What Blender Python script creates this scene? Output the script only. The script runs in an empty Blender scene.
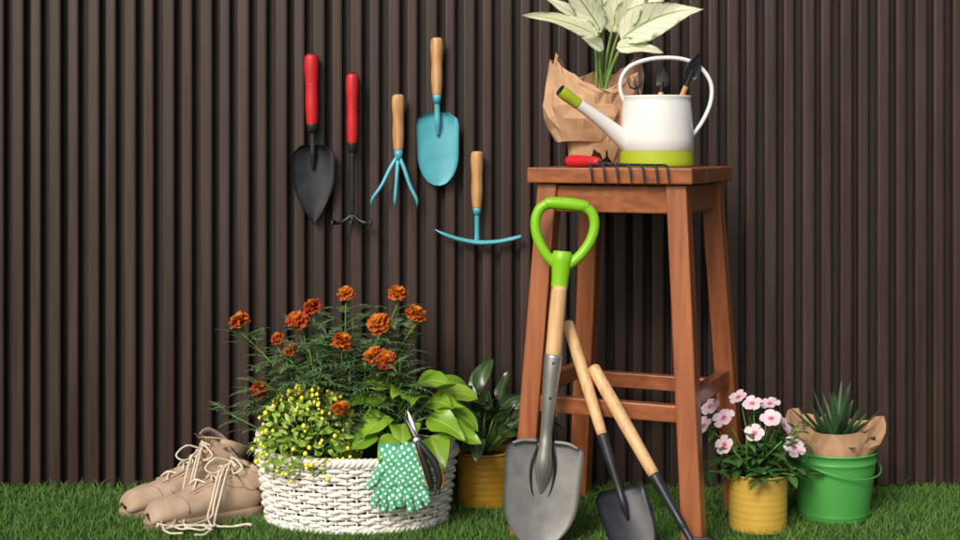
import bpy, math, random
import numpy as np
from mathutils import Vector, Matrix
random.seed(7); np.random.seed(7)
R=random.random
def rr(a,b): return a+(b-a)*R()
def V(*a): return Vector(a)

# ------------------------------------------------------------ materials
def _m(name):
    m=bpy.data.materials.new(name); m.use_nodes=True
    nt=m.node_tree; b=nt.nodes['Principled BSDF']
    return m,nt,b
def N(nt,t,**k):
    n=nt.nodes.new(t)
    for a,v in k.items(): setattr(n,a,v)
    return n
def mix(nt,fac,c1,c2,blend='MIX'):
    n=N(nt,'ShaderNodeMix',data_type='RGBA',blend_type=blend)
    for s,v in ((n.inputs[0],fac),(n.inputs[6],c1),(n.inputs[7],c2)):
        if isinstance(v,bpy.types.NodeSocket): nt.links.new(v,s)
        elif isinstance(v,(int,float)): s.default_value=v
        else: s.default_value=(v[0],v[1],v[2],1)
    return n.outputs[2]
def mth(nt,op,a,b=None,clamp=False):
    n=N(nt,'ShaderNodeMath',operation=op); n.use_clamp=clamp
    for i,v in enumerate((a,b)):
        if v is None: continue
        if isinstance(v,(int,float)): n.inputs[i].default_value=v
        else: nt.links.new(v,n.inputs[i])
    return n.outputs[0]
def noise(nt,scale,stretch=(1,1,1),detail=4,rot=(0,0,0)):
    tc=N(nt,'ShaderNodeTexCoord'); mp=N(nt,'ShaderNodeMapping')
    mp.inputs['Scale'].default_value=stretch; mp.inputs['Rotation'].default_value=rot
    nt.links.new(tc.outputs['Object'],mp.inputs['Vector'])
    n=N(nt,'ShaderNodeTexNoise'); n.inputs['Scale'].default_value=scale; n.inputs['Detail'].default_value=detail
    nt.links.new(mp.outputs[0],n.inputs['Vector']); return n.outputs[0]
def ramp(nt,fac,lo,hi):
    n=N(nt,'ShaderNodeMapRange'); n.inputs[1].default_value=lo; n.inputs[2].default_value=hi
    nt.links.new(fac,n.inputs[0]); return n.outputs[0]
def bump(nt,b,h,strength,dist):
    n=N(nt,'ShaderNodeBump'); n.inputs['Strength'].default_value=strength; n.inputs['Distance'].default_value=dist
    nt.links.new(h,n.inputs['Height']); nt.links.new(n.outputs[0],b.inputs['Normal'])
def simple(name,c1,c2,scale=20,stretch=(1,1,1),rough=.5,bmp=0,metal=0,dist=.002,rot=(0,0,0),coat=0,lo=.35,hi=.65,rvar=.0):
    m,nt,b=_m(name); f=noise(nt,scale,stretch,5,rot); f2=ramp(nt,f,lo,hi)
    nt.links.new(mix(nt,f2,c1,c2),b.inputs['Base Color'])
    b.inputs['Roughness'].default_value=rough; b.inputs['Metallic'].default_value=metal
    if rvar:
        f3=noise(nt,scale*.4,(1,1,1),6)
        nt.links.new(mth(nt,'ADD',mth(nt,'MULTIPLY',ramp(nt,f3,.35,.65),rvar),rough-rvar/2),b.inputs['Roughness'])
    b.inputs['Coat Weight'].default_value=coat; b.inputs['Coat Roughness'].default_value=.2
    if bmp: bump(nt,b,f,bmp,dist)
    return m
def attr(nt):
    a=N(nt,'ShaderNodeAttribute',attribute_name='luv'); s=N(nt,'ShaderNodeSeparateXYZ')
    nt.links.new(a.outputs['Vector'],s.inputs[0]); return s.outputs
def leafmat(name,c1,c2,edge=None,edge_lo=.7,mid=None,veins=0,vein_c=None,rough=.45,trans=.15,tip=None,spec=.5,vs_=.7,midw=.12):
    """u=-1..1 across, v=0..1 along, w=random"""
    m,nt,b=_m(name); u,v,w=attr(nt)
    col=mix(nt,w,c1,c2)
    au=mth(nt,'ABSOLUTE',u)
    nz=noise(nt,60,(1,1,1),3)
    if veins:
        ph=mth(nt,'SUBTRACT',mth(nt,'MULTIPLY',v,veins),mth(nt,'MULTIPLY',au,veins*.25))
        s=mth(nt,'ABSOLUTE',mth(nt,'SINE',mth(nt,'MULTIPLY',ph,math.pi)))
        s=ramp(nt,s,.24,.0)
        col=mix(nt,mth(nt,'MULTIPLY',s,vs_,True),col,vein_c)
    if edge:
        e=ramp(nt,mth(nt,'ADD',au,mth(nt,'MULTIPLY',mth(nt,'SUBTRACT',nz,.5),.9)),edge_lo,edge_lo+.2)
        col=mix(nt,e,col,edge)
    if mid:
        col=mix(nt,ramp(nt,au,midw,.03),col,mid)
    if tip: col=mix(nt,ramp(nt,v,tip[1],tip[2]),col,tip[0])
    nt.links.new(col,b.inputs['Base Color']); b.inputs['Roughness'].default_value=rough
    b.inputs['Specular IOR Level'].default_value=spec
    if trans:
        t=N(nt,'ShaderNodeBsdfTranslucent'); nt.links.new(col,t.inputs[0])
        ms=N(nt,'ShaderNodeMixShader'); ms.inputs[0].default_value=trans
        o=nt.nodes['Material Output']
        nt.links.new(b.outputs[0],ms.inputs[1]); nt.links.new(t.outputs[0],ms.inputs[2]); nt.links.new(ms.outputs[0],o.inputs[0])
    return m

# ------------------------------------------------------------ mesh builder
class MB:
    def __init__(s,name): s.name=name; s.v=[]; s.f=[]; s.mi=[]; s.sm=[]; s.a=[]; s.mats=[]
    def add(s,vs,fs,mat,at=None,smooth=True):
        o=len(s.v); s.v.extend([tuple(x) for x in vs])
        s.a.extend(at if at else [(0,0,.5)]*len(vs))
        if mat not in s.mats: s.mats.append(mat)
        k=s.mats.index(mat)
        for f in fs: s.f.append(tuple(i+o for i in f)); s.mi.append(k); s.sm.append(smooth)
    def build(s,parent=None,bevel=0,subsurf=0,mods=None):
        P=np.array(s.v,dtype=float)
        mn=P.min(0); mx=P.max(0); o=np.array([(mn[0]+mx[0])/2,(mn[1]+mx[1])/2,mn[2]])
        me=bpy.data.meshes.new(s.name); me.from_pydata((P-o).tolist(),[],s.f); 
        for m in s.mats: me.materials.append(m)
        me.polygons.foreach_set('material_index',s.mi); me.polygons.foreach_set('use_smooth',s.sm)
        at=me.attributes.new('luv','FLOAT_VECTOR','POINT'); at.data.foreach_set('vector',np.array(s.a,dtype=np.float32).ravel())
        me.update(); ob=bpy.data.objects.new(s.name,me); ob.location=o
        bpy.context.scene.collection.objects.link(ob)
        if bevel:
            b=ob.modifiers.new('bevel','BEVEL'); b.width=bevel; b.segments=2; b.limit_method='ANGLE'; b.angle_limit=math.radians(40)
        if parent is not None: ob.parent=parent
        return ob
def empty(name):
    e=bpy.data.objects.new(name,None); e.empty_display_size=.05; bpy.context.scene.collection.objects.link(e); return e

def spl(pts,k=6):
    P=[np.array(p,float) for p in pts]; P=[2*P[0]-P[1]]+P+[2*P[-1]-P[-2]]; out=[]
    for i in range(1,len(P)-2):
        for j in range(k):
            t=j/k; a,b,c,d=P[i-1:i+3]
            out.append(.5*((2*b)+(c-a)*t+(2*a-5*b+4*c-d)*t*t+(3*b-a-3*c+d)*t**3))
    out.append(P[-2]); return out
def tube(mb,pts,rad,mat,n=8,cap=True,flat=1.0,up=None,closed=False,smooth=True,at=None):
    P=[Vector(p[:3]) for p in pts]; k=len(P)
    if isinstance(rad,(int,float)): rad=[rad]*k
    vs=[];fs=[];nrm=None
    for i in range(k):
        if closed: t=P[(i+1)%k]-P[i-1]
        else: t=P[min(i+1,k-1)]-P[max(i-1,0)]
        t.normalize()
        if nrm is None:
            u=Vector(up) if up is not None else (Vector((0,0,1)) if abs(t.z)<.9 else Vector((0,1,0)))
            nrm=(u-t*u.dot(t)).normalized()
        else:
            nrm=(nrm-t*nrm.dot(t)).normalized()
        bn=t.cross(nrm)
        for j in range(n):
            a=2*math.pi*j/n
            vs.append(P[i]+nrm*(math.cos(a)*rad[i]*flat)+bn*(math.sin(a)*rad[i]))
    m=k if closed else k-1
    for i in range(m):
        for j in range(n):
            a=i*n+j; b=i*n+(j+1)%n; c=((i+1)%k)*n+(j+1)%n; d=((i+1)%k)*n+j
            fs.append((a,b,c,d))
    if cap and not closed:
        fs.append(tuple(range(n))[::-1]); fs.append(tuple(range((k-1)*n,k*n)))
    mb.add(vs,fs,mat,[at]*len(vs) if at else None,smooth)
def stube(mb,pts,mat,k=6,**kw):
    q=spl(pts,k); tube(mb,[p[:3] for p in q],[max(1e-4,p[3]) for p in q],mat,**kw)
def lathe(mb,c,prof,mat,n=48,sx=1,sy=1,smooth=True,axis=None):
    vs=[];fs=[]
    ax=Vector(axis).normalized() if axis is not None else Vector((0,0,1))
    q=Vector((0,0,1)).rotation_difference(ax)
    for r,z in prof:
        for j in range(n):
            a=2*math.pi*j/n; vs.append(Vector(c)+q@Vector((r*math.cos(a)*sx,r*math.sin(a)*sy,z)))
    for i in range(len(prof)-1):
        for j in range(n):
            fs.append((i*n+j,i*n+(j+1)%n,(i+1)*n+(j+1)%n,(i+1)*n+j))
    mb.add(vs,fs,mat,None,smooth)
def box(mb,c,ex,ey,ez,mat):
    c=Vector(c);vs=[]
    for sz in(-1,1):
        for sx,sy in((-1,-1),(1,-1),(1,1),(-1,1)): vs.append(c+Vector(ex)*sx+Vector(ey)*sy+Vector(ez)*sz)
    mb.add(vs,[(3,2,1,0),(4,5,6,7),(0,1,5,4),(1,2,6,5),(2,3,7,6),(3,0,4,7)],mat,None,False)
def beam(mb,p0,p1,ea,eb,mat,w=.5):
    p0=Vector(p0);p1=Vector(p1);vs=[]
    for p in(p0,p1):
        for sx,sy in((-1,-1),(1,-1),(1,1),(-1,1)): vs.append(p+ea*sx+eb*sy)
    mb.add(vs,[(3,2,1,0),(4,5,6,7),(0,1,5,4),(1,2,6,5),(2,3,7,6),(3,0,4,7)],mat,None,False)
OV=lambda t: math.sin(math.pi*min(1,t**.75))**.8 if 0<t<1 else 0
LANCE=lambda t: math.sin(math.pi*t**.6)**1.1 if 0<t<1 else 0
BROAD=lambda t: math.sin(math.pi*t**.8)**.75 if 0<t<1 else 0
HEART=lambda t: (min(1,(t/.22)**.45) if t<.22 else (1-((t-.22)/.78)**1.7)) if 0<t<1 else 0
STRAP=lambda t: (1-t)**.75*.95+.05
def leaf(mb,p,d,n,L,W,mat,prof=OV,droop=.5,fold=.15,nu=4,nv=8,wave=0,w=None,curl=0):
    p=Vector(p); d=Vector(d).normalized(); n=Vector(n)
    s=d.cross(n)
    if s.length<1e-3: s=d.cross(Vector((.3,.5,.8)))
    s.normalize(); vs=[];at=[];fs=[]; w=R() if w is None else w; ph=R()*6
    for i in range(nv+1):
        t=i/nv; nn=s.cross(d).normalized(); ww=W*.5*prof(t)
        for j in range(nu+1):
            u=-1+2*j/nu
            vs.append(p+s*(u*ww)+nn*(abs(u)*ww*fold*2+wave*W*math.sin(ph+t*9+u*2)*abs(u)-curl*ww*u*u))
            at.append((u,t,w))
        d=(d+Vector((0,0,-droop/nv))).normalized(); p=p+d*(L/nv)
    for i in range(nv):
        for j in range(nu):
            a=i*(nu+1)+j; fs.append((a,a+1,a+nu+2,a+nu+1))
    mb.add(vs,fs,mat,at)
def scoop(mb,p,d,nrm,L,W,mat,prof,depth,nu=10,nv=18,thick=.0016,bend=0):
    p=Vector(p);d=Vector(d).normalized();nrm=Vector(nrm).normalized();s=d.cross(nrm).normalized();nrm=s.cross(d)
    if nrm.dot(Vector((0,-1,0)))<0: nrm=-nrm
    vs=[];fs=[];K=(nu+1)*(nv+1)
    for lay in(0,1):
        for i in range(nv+1):
            t=(i/nv); t=1-(1-t)**1.6 if t>0 else 0
            for j in range(nu+1):
                u=-1+2*j/nu; wv=W*.5*prof(t)
                vs.append(p+d*(L*t)+s*(u*wv)-nrm*(depth*(1-u*u)*(1-t*.5)-bend*t*t+lay*thick))
    g=lambda i,j,l:l*K+i*(nu+1)+j
    for i in range(nv):
        for j in range(nu):
            fs.append((g(i,j,0),g(i,j+1,0),g(i+1,j+1,0),g(i+1,j,0)))
            fs.append((g(i,j,1),g(i+1,j,1),g(i+1,j+1,1),g(i,j+1,1)))
        for j in(0,nu): fs.append((g(i,j,0),g(i+1,j,0),g(i+1,j,1),g(i,j,1)))
    for j in range(nu):
        for i in(0,nv): fs.append((g(i,j,0),g(i,j+1,0),g(i,j+1,1),g(i,j,1)))
    mb.add(vs,fs,mat)
PT=lambda t: (.55+.45*math.sqrt(min(1,t/.14))) if t<.14 else (1.0-.1*(t-.14) if t<.42 else max(0.015,.972*(1-((t-.42)/.58)**1.6)))
PU=lambda t: (.5+.5*math.sqrt(min(1,t/.12))) if t<.12 else (1.0-.08*(t-.12) if t<.5 else max(.02,.97*math.sqrt(max(0,1-((t-.5)/.5)**2.4))))
PS=lambda t: (.72+.28*math.sqrt(min(1,t/.08))) if t<.08 else (1.0-.1*(t-.08) if t<.50 else max(.02,.958*max(0,1-((t-.50)/.50)**2.2)**.62))

# ------------------------------------------------------------ palette
M_red=simple('red_grip',(.60,.016,.025),(.48,.012,.018),30,rough=.42)
M_blackgrip=simple('black_plastic',(.012,.012,.013),(.02,.02,.02),40,rough=.45)
M_blackmetal=simple('black_steel',(.018,.020,.026),(.035,.038,.046),25,rough=.38,metal=.3,bmp=.1,rvar=.2)
M_blue=simple('blue_enamel',(.07,.36,.45),(.10,.43,.52),22,rough=.38,rvar=.2,coat=.15,bmp=.05)
M_wood=simple('light_wood',(.66,.38,.17),(.44,.22,.08),9,(14,14,1),rough=.5,bmp=.1)
M_handle=simple('pale_wood',(.74,.48,.25),(.58,.34,.15),8,(14,14,.8),rough=.5,bmp=.08)
M_stoolv=simple('stool_wood_v',(.38,.125,.045),(.19,.050,.016),4,(16,16,.7),rough=.4,bmp=.12,coat=.15,lo=.3,hi=.75,rvar=.15)
M_stoolh=simple('stool_wood_h',(.37,.120,.044),(.18,.048,.015),4,(.8,16,16),rough=.38,bmp=.12,coat=.15,rot=(0,0,.41),lo=.3,hi=.75,rvar=.15)
M_lime=simple('lime_plastic',(.24,.56,.014),(.20,.50,.01),10,rough=.38)
M_steel=simple('matte_steel',(.27,.27,.265),(.19,.19,.19),16,(2,2,2),rough=.52,metal=.45,bmp=.12,rvar=.2,dist=.0005,lo=.3,hi=.7)
M_steel2=simple('polished_steel',(.52,.52,.52),(.40,.40,.40),14,(1,1,1),rough=.27,metal=.75,rvar=.15)
M_darksteel=simple('dark_steel',(.1,.1,.105),(.05,.05,.05),15,rough=.35,metal=.8)
M_white=simple('white_enamel',(.80,.80,.78),(.77,.77,.76),6,rough=.3,coat=.15)
M_limecan=simple('lime_enamel',(.42,.52,.03),(.38,.48,.02),6,rough=.38)
M_bucket=simple('green_enamel',(.085,.38,.085),(.065,.32,.065),6,rough=.35,coat=.3,rvar=.15)
M_pot=simple('yellow_enamel',(.62,.40,.07),(.54,.34,.05),8,rough=.42,bmp=.05,rvar=.15)
M_pot2=simple('ochre_enamel',(.50,.28,.025),(.42,.23,.018),8,rough=.42,bmp=.05)
M_soil=simple('soil',(.02,.012,.007),(.05,.03,.018),90,rough=.95,bmp=.8,dist=.004)
M_paper=simple('kraft_paper',(.60,.37,.22),(.50,.29,.16),30,rough=.85,bmp=.4,dist=.0012)
M_wick=simple('white_wicker',(.84,.82,.77),(.66,.62,.54),60,rough=.55,bmp=.2,dist=.0008,lo=.45,hi=.85)
M_canvas=simple('beige_suede',(.50,.37,.27),(.39,.28,.195),22,rough=.95,bmp=.5,dist=.0018)
M_seam=simple('boot_trim',(.42,.30,.21),(.34,.24,.165),60,rough=.9)
M_sole=simple('boot_sole',(.34,.24,.165),(.26,.18,.12),40,rough=.8,bmp=.2)
M_lace=simple('lace',(.74,.67,.55),(.6,.52,.40),200,rough=.9)
M_bootin=simple('boot_lining',(.20,.14,.10),(.14,.10,.07),40,rough=.95)
M_wire=simple('zinc_wire',(.5,.5,.5),(.35,.35,.35),40,rough=.35,metal=.9)
M_stem=simple('stem_green',(.12,.24,.04),(.08,.18,.03),40,rough=.6)
M_stemp=simple('stem_pale',(.20,.34,.08),(.13,.25,.05),40,rough=.6)
M_yel=simple('yellow_orange',(.75,.36,.02),(.65,.28,.02),30,rough=.4)

# ------------------------------------------------------------ fence
m,nt,b=_m('fence_brown'); u,v_,w=attr(nt)
f=noise(nt,7,(10,10,.5),6); f2=ramp(nt,f,.3,.7)
c=mix(nt,f2,(.033,.0172,.0145),(.050,.0275,.0235)); c=mix(nt,w,c,(.027,.0145,.0125))
sp=ramp(nt,noise(nt,3,(3,3,.6),5),.55,.8); c=mix(nt,mth(nt,'MULTIPLY',sp,.22),c,(.085,.056,.048))
sc_=ramp(nt,noise(nt,60,(1,1,.06),3),.70,.76); c=mix(nt,mth(nt,'MULTIPLY',sc_,.35),c,(.12,.085,.075))
nt.links.new(c,b.inputs['Base Color'])
nt.links.new(mth(nt,'ADD',mth(nt,'MULTIPLY',f2,.2),.32),b.inputs['Roughness']); bump(nt,b,f,.3,.0012)
M_fence=m
M_back=simple('fence_back',(.008,.005,.004),(.013,.008,.007),8,rough=.7)
fb=MB('fence'); x=-4.0; i=0
while x<4.0:
    w_=(.0285 if i%2 else .0250)+rr(-.0008,.0008); y0=rr(-.001,.001)+(0 if i%2 else .003); xo=rr(-.0010,.0010)
    a=(0,0,rr(0,1)**1.5)
    dp=.023; z0=rr(.003,.007); lean=rr(-.0012,.0012)
    prof=[(0,dp),(0,.003+y0),(.002,.0008+y0),(.006,y0),(w_-.006,y0),(w_-.002,.0008+y0),(w_,.003+y0),(w_,dp)]
    vs=[]
    for z in(z0,2.0):
        for px,py in prof: vs.append((x+xo+px+(lean if z>1 else 0),py,z))
    k=len(prof); fs=[(j,j+1,k+j+1,k+j) for j in range(k-1)]+[tuple(range(k,2*k))]
    fb.add(vs,fs,M_fence,[a]*len(vs),False)
    x+=.0445; i+=1
box(fb,(0,.030,1.0),(4.0,0,0),(0,.006,0),(0,0,1.0),M_back)
for z in (.25,1.75): box(fb,(0,.056,z),(4.0,0,0),(0,.018,0),(0,0,.04),M_back)
fb.build()

# ------------------------------------------------------------ ground + grass
m,nt,b=_m('ground_turf'); f=noise(nt,3,(1,1,1),8); g=noise(nt,180,(1,1,1),3)
nt.links.new(mix(nt,ramp(nt,g,.3,.7),mix(nt,f,(.022,.055,.012),(.035,.08,.018)),(.014,.035,.010)),b.inputs['Base Color']); b.inputs['Roughness'].default_value=.9; bump(nt,b,g,.6,.01)
gm=MB('ground'); S=150
gm.add([(-S,-S,0),(S,-S,0),(S,S,0),(-S,S,0)],[(0,1,2,3)],m,None,False); gm.build()
M_grass=leafmat('grass_blades',(.065,.17,.028),(.14,.27,.045),trans=.2,tip=((.21,.33,.08),.6,1.3),rough=.6,spec=.3)
def grass():
    n=120000
    X=np.random.uniform(-1.8,1.8,n); Y=np.random.uniform(-1.1,-.004,n)
    cl=.5+.5*np.sin(X*17+np.sin(Y*23)*2)*np.sin(Y*19+np.sin(X*11)*2)
    h=np.random.uniform(.008,.020,n)*(.8+.4*cl)*np.where(np.random.rand(n)<.04,1.5,1); w=np.random.uniform(.0006,.0013,n)
    a=np.random.uniform(0,2*np.pi,n); la=np.random.uniform(0,2*np.pi,n); le=np.random.uniform(.1,1.2,n)*h
    dx=np.cos(a)*w; dy=np.sin(a)*w; lx=np.cos(la)*le; ly=np.sin(la)*le*.8
    ly=np.where(Y+ly>-.002,-np.abs(ly),ly)
    P=np.zeros((n,5,3))
    P[:,0]=np.stack([X-dx,Y-dy,0*X],1);P[:,1]=np.stack([X+dx,Y+dy,0*X],1)
    P[:,2]=np.stack([X+dx*.8+lx*.35,Y+dy*.8+ly*.35,h*.6],1);P[:,3]=np.stack([X-dx*.8+lx*.35,Y-dy*.8+ly*.35,h*.6],1)
    P[:,4]=np.stack([X+lx,Y+ly,h],1)
    me=bpy.data.meshes.new('grass'); me.vertices.add(n*5); me.vertices.foreach_set('co',P.ravel())
    base=np.arange(n)*5
    li=np.stack([base,base+1,base+2,base+3,base+3,base+2,base+4],1).ravel()
    me.loops.add(n*7); me.loops.foreach_set('vertex_index',li.astype(np.int32))
    st=np.stack([np.arange(n)*7,np.arange(n)*7+4],1).ravel()
    me.polygons.add(n*2); me.polygons.foreach_set('loop_start',st.astype(np.int32))
    me.update(calc_edges=True); me.validate()
    at=me.attributes.new('luv','FLOAT_VECTOR','POINT'); A=np.zeros((n,5,3)); A[:,2:4,1]=.6; A[:,4,1]=1; A[:,:,2]=np.random.rand(n,1)
    at.data.foreach_set('vector',A.astype(np.float32).ravel())
    me.materials.append(M_grass); ob=bpy.data.objects.new('grass',me); bpy.context.scene.collection.objects.link(ob)
grass()

# ------------------------------------------------------------ stool
cx,cy=.327,-.30; dF=Vector((.095,-.24,0)); dR=Vector((.24,.095,0))
C=Vector((cx,cy,0)); dirs=[dF,dR,-dF,-dR]
e1=(dR-dF).normalized(); e2=(dR+dF).normalized()
st=MB('wooden_stool'); hw=.021
def legp(i,z): return C+dirs[i]*(1.0-.25*z/.73)+Vector((0,0,z))
for i in range(4): beam(st,legp(i,0),legp(i,.729),e1*hw,e2*hw,M_stoolv)
for i in range(4):
    a,b_=legp(i,.698),legp((i+1)%4,.698); d=(b_-a).normalized(); o=d.cross(Vector((0,0,1)))
    beam(st,a+d*.018,b_-d*.018,o*.010,Vector((0,0,.028)),M_stoolh)
    z=.275 if i%2 else .30
    a,b_=legp(i,z),legp((i+1)%4,z); d=(b_-a).normalized(); o=d.cross(Vector((0,0,1)))
    beam(st,a+d*.018,b_-d*.018,o*.012,Vector((0,0,.017)),M_stoolh)
hs=.175
for k in range(3):
    o=(k-1)*hs*2/3
    box(st,C+e1*o+Vector((0,0,.746)),e1*(hs/3-.0004),e2*hs,Vector((0,0,.016)),M_stoolh)
st.build(bevel=.003)
ZS=.762

# ------------------------------------------------------------ hanging tools
def hook(mb,x,z):
    tube(mb,[(x,.004,z+.002),(x,-.03,z),(x,-.036,z+.008)],.0018,M_darksteel,n=6)
def handle(mb,x,y,zt,zb,r,mat,tilt=0):
    L=zt-zb; P=[(0,.55),(.02,.85),(.06,1.0),(.2,1.05),(.45,.9),(.7,.95),(.88,.85),(.97,.78),(1,.7)]
    stube(mb,[(x+tilt*t,y,zt-L*t,r*k) for t,k in P],mat,k=4,n=16)
    tube(mb,[(x-.0035,y-r*.9,zt-.012),(x+.0035,y-r*.9,zt-.012)],.0012,M_blackgrip,n=6)
YT=-.026
t=MB('hand_trowel'); handle(t,-.395,YT,1.021,.850,.0165,M_red,.002)
stube(t,[(-.393,YT,.862,.0125),(-.3925,YT,.852,.0138),(-.392,YT,.838,.0105)],M_blackgrip,k=3,n=14)
tube(t,[(-.395,YT,1.0235),(-.395,YT,1.014)],[.0080,.0145],M_blackgrip,n=14)
for k in range(5): lathe(t,(-.394,YT,.90+k*.012),[(.0142,-.002),(.0162,0),(.0142,.002)],M_red,n=18)
stube(t,[(-.392,YT,.84,.007),(-.392,YT,.815,.0065),(-.392,YT,.78,.007),(-.392,YT+.004,.75,.003)],M_blackmetal)
scoop(t,(-.391,YT,.808),(.01,0,-1),(0,-1,0),.186,.102,M_blackmetal,PT,.014); hook(t,-.395,1.0); t.build()
t=MB('hand_cultivator'); handle(t,-.299,YT,.976,.806,.0145,M_red)
stube(t,[(-.299,YT,.820,.011),(-.299,YT,.808,.0118),(-.299,YT,.79,.008)],M_blackgrip,k=3,n=14)
tube(t,[(-.299,YT,.9785),(-.299,YT,.970)],[.0070,.0128],M_blackgrip,n=14)
for k in range(5): lathe(t,(-.299,YT,.85+k*.012),[(.0124,-.002),(.0143,0),(.0124,.002)],M_red,n=18)
stube(t,[(-.299,YT,.80,.0055),(-.299,YT,.70,.005),(-.299,YT,.645,.005)],M_blackmetal)
for s in(-1,0,1):
    stube(t,[(-.299,YT,.645,.0045),(-.299+s*.02,YT-.004,.630,.0045),(-.299+s*.038,YT-.012,.626,.0045),(-.299+s*.043,YT-.024,.632,.0042),(-.299+s*.044,YT-.030,.628,.0038),(-.299+s*.044,YT-.030,.614,.0020)],M_blackmetal,n=7)
hook(t,-.299,.955); t.build()
t=MB('hand_cultivator'); handle(t,-.192,YT,.927,.796,.0145,M_wood,.001)
tube(t,[(-.191,YT,.80),(-.191,YT,.772)],[.0105,.009],M_blue,n=12)
for s,xe in((-1,-.252),(0,-.198),(1,-.147)):
    x0=-.191
    stube(t,[(x0,YT,.785,.005),(x0+(xe-x0)*.3,YT-.008,.755,.005),(x0+(xe-x0)*.62,YT-.016,.715,.0045),(xe*.98+x0*.02,YT-.018,.682,.004),(xe,YT-.008,.664,.0015)],M_blue,n=8)
hook(t,-.192,.908); t.build()
t=MB('hand_trowel'); handle(t,-.101,YT,1.06,.925,.0145,M_wood)
tube(t,[(-.101,YT,.93),(-.1005,YT,.905)],[.011,.0085],M_blue,n=12)
stube(t,[(-.1005,YT,.91,.007),(-.100,YT,.885,.007),(-.0995,YT,.86,.0075),(-.099,YT+.006,.83,.003)],M_blue)
scoop(t,(-.0995,YT,.885),(.012,0,-1),(0,-1,0),.172,.100,M_blue,PU,.013); hook(t,-.101,1.04); t.build()
t=MB('hand_mattock'); handle(t,-.007,YT,.794,.661,.0145,M_wood)
tube(t,[(-.007,YT,.665),(-.007,YT,.645)],[.0105,.0085],M_blue,n=12)
stube(t,[(-.007,YT,.65,.0065),(-.007,YT,.61,.006),(-.007,YT,.582,.007)],M_blue)
q=spl([(-.106,YT,.611,.0015),(-.085,YT,.600,.0065),(-.05,YT,.588,.0085),(-.007,YT,.580,.010),(.035,YT,.581,.009),(.07,YT,.587,.009),(.097,YT,.594,.008)],5)
tube(t,[p[:3] for p in q],[p[3] for p in q],M_blue,n=10,flat=.62,up=(0,0,1))
hook(t,-.007,.775); t.build()

# ------------------------------------------------------------ leaning tools
A=Vector((.112,-.505,.004)); Bv=Vector((.177,-.452,.70)); ax=(Bv-A).normalized(); L=(Bv-A).length
sd=Vector((1,0,0)); sd=(sd-ax*sd.dot(ax)).normalized(); nf=sd.cross(ax)
if nf.y>0: nf=-nf
def SP(x,h,o=0): return A+ax*h+sd*x+nf*o
s=MB('garden_shovel')
loop=[(-.0,.688),(.025,.688),(.043,.684),(.055,.672),(.060,.650),(.055,.622),(.042,.597),(.024,.576),(0,.562),(-.024,.576),(-.042,.597),(-.055,.622),(-.060,.65),(-.055,.672),(-.043,.684),(-.025,.688)]
q=[SP(a,h) for a,h in loop]; qq=spl([tuple(v) for v in q+[q[0]]],4)[:-1]
tube(s,[tuple(v) for v in qq],.0100,M_lime,n=14,closed=True,flat=1.05)
stube(s,[tuple(SP(-.044,.688))+(.010,),tuple(SP(-.03,.689))+(.0125,),tuple(SP(0,.690))+(.0132,),tuple(SP(.03,.689))+(.0125,),tuple(SP(.044,.688))+(.010,)],M_lime,n=14)
q=spl([tuple(SP(0,.594))+(.018,),tuple(SP(0,.58))+(.022,),tuple(SP(0,.562))+(.020,),tuple(SP(0,.54))+(.0178,),tuple(SP(0,.518))+(.0172,)],5)
tube(s,[v[:3] for v in q],[v[3] for v in q],M_lime,n=18,flat=.85,up=tuple(nf))
stube(s,[tuple(SP(0,.524))+(.0160,),tuple(SP(0,.46))+(.0165,),tuple(SP(0,.38))+(.0165,)],M_handle,n=16)
stube(s,[tuple(SP(0,.386))+(.0180,),tuple(SP(0,.35))+(.0178,),tuple(SP(0,.28))+(.0145,),tuple(SP(0,.23))+(.0125,),tuple(SP(0,.20))+(.0135,),tuple(SP(0,.16,-.004))+(.017,),tuple(SP(0,.125,-.012))+(.010,),tuple(SP(0,.10,-.018))+(.003,)],M_steel2,n=18)
for h in(.37,.30): lathe(s,SP(0,h,.0165 if h>.35 else .0140),[(.0035,0),(.0028,.0015),(0,.002)],M_darksteel,n=10,axis=nf)
scoop(s,SP(0,.212),-ax,nf,.212,.158,M_steel,PS,.016,nu=16,nv=26,thick=.002)
for sg in(-1,1): stube(s,[tuple(SP(sg*.018,.212,-.006))+(.004,),tuple(SP(sg*.045,.211,-.003))+(.004,),tuple(SP(sg*.066,.204,.002))+(.003,)],M_steel,n=8)
for sg in(-1,1): stube(s,[tuple(SP(sg*.012,.21,-.002))+(.003,),tuple(SP(sg*.024,.16,-.010))+(.003,),tuple(SP(sg*.018,.11,-.013))+(.0025,),tuple(SP(0,.078,-.0145))+(.002,)],M_darksteel,n=8)
s.build()

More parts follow.
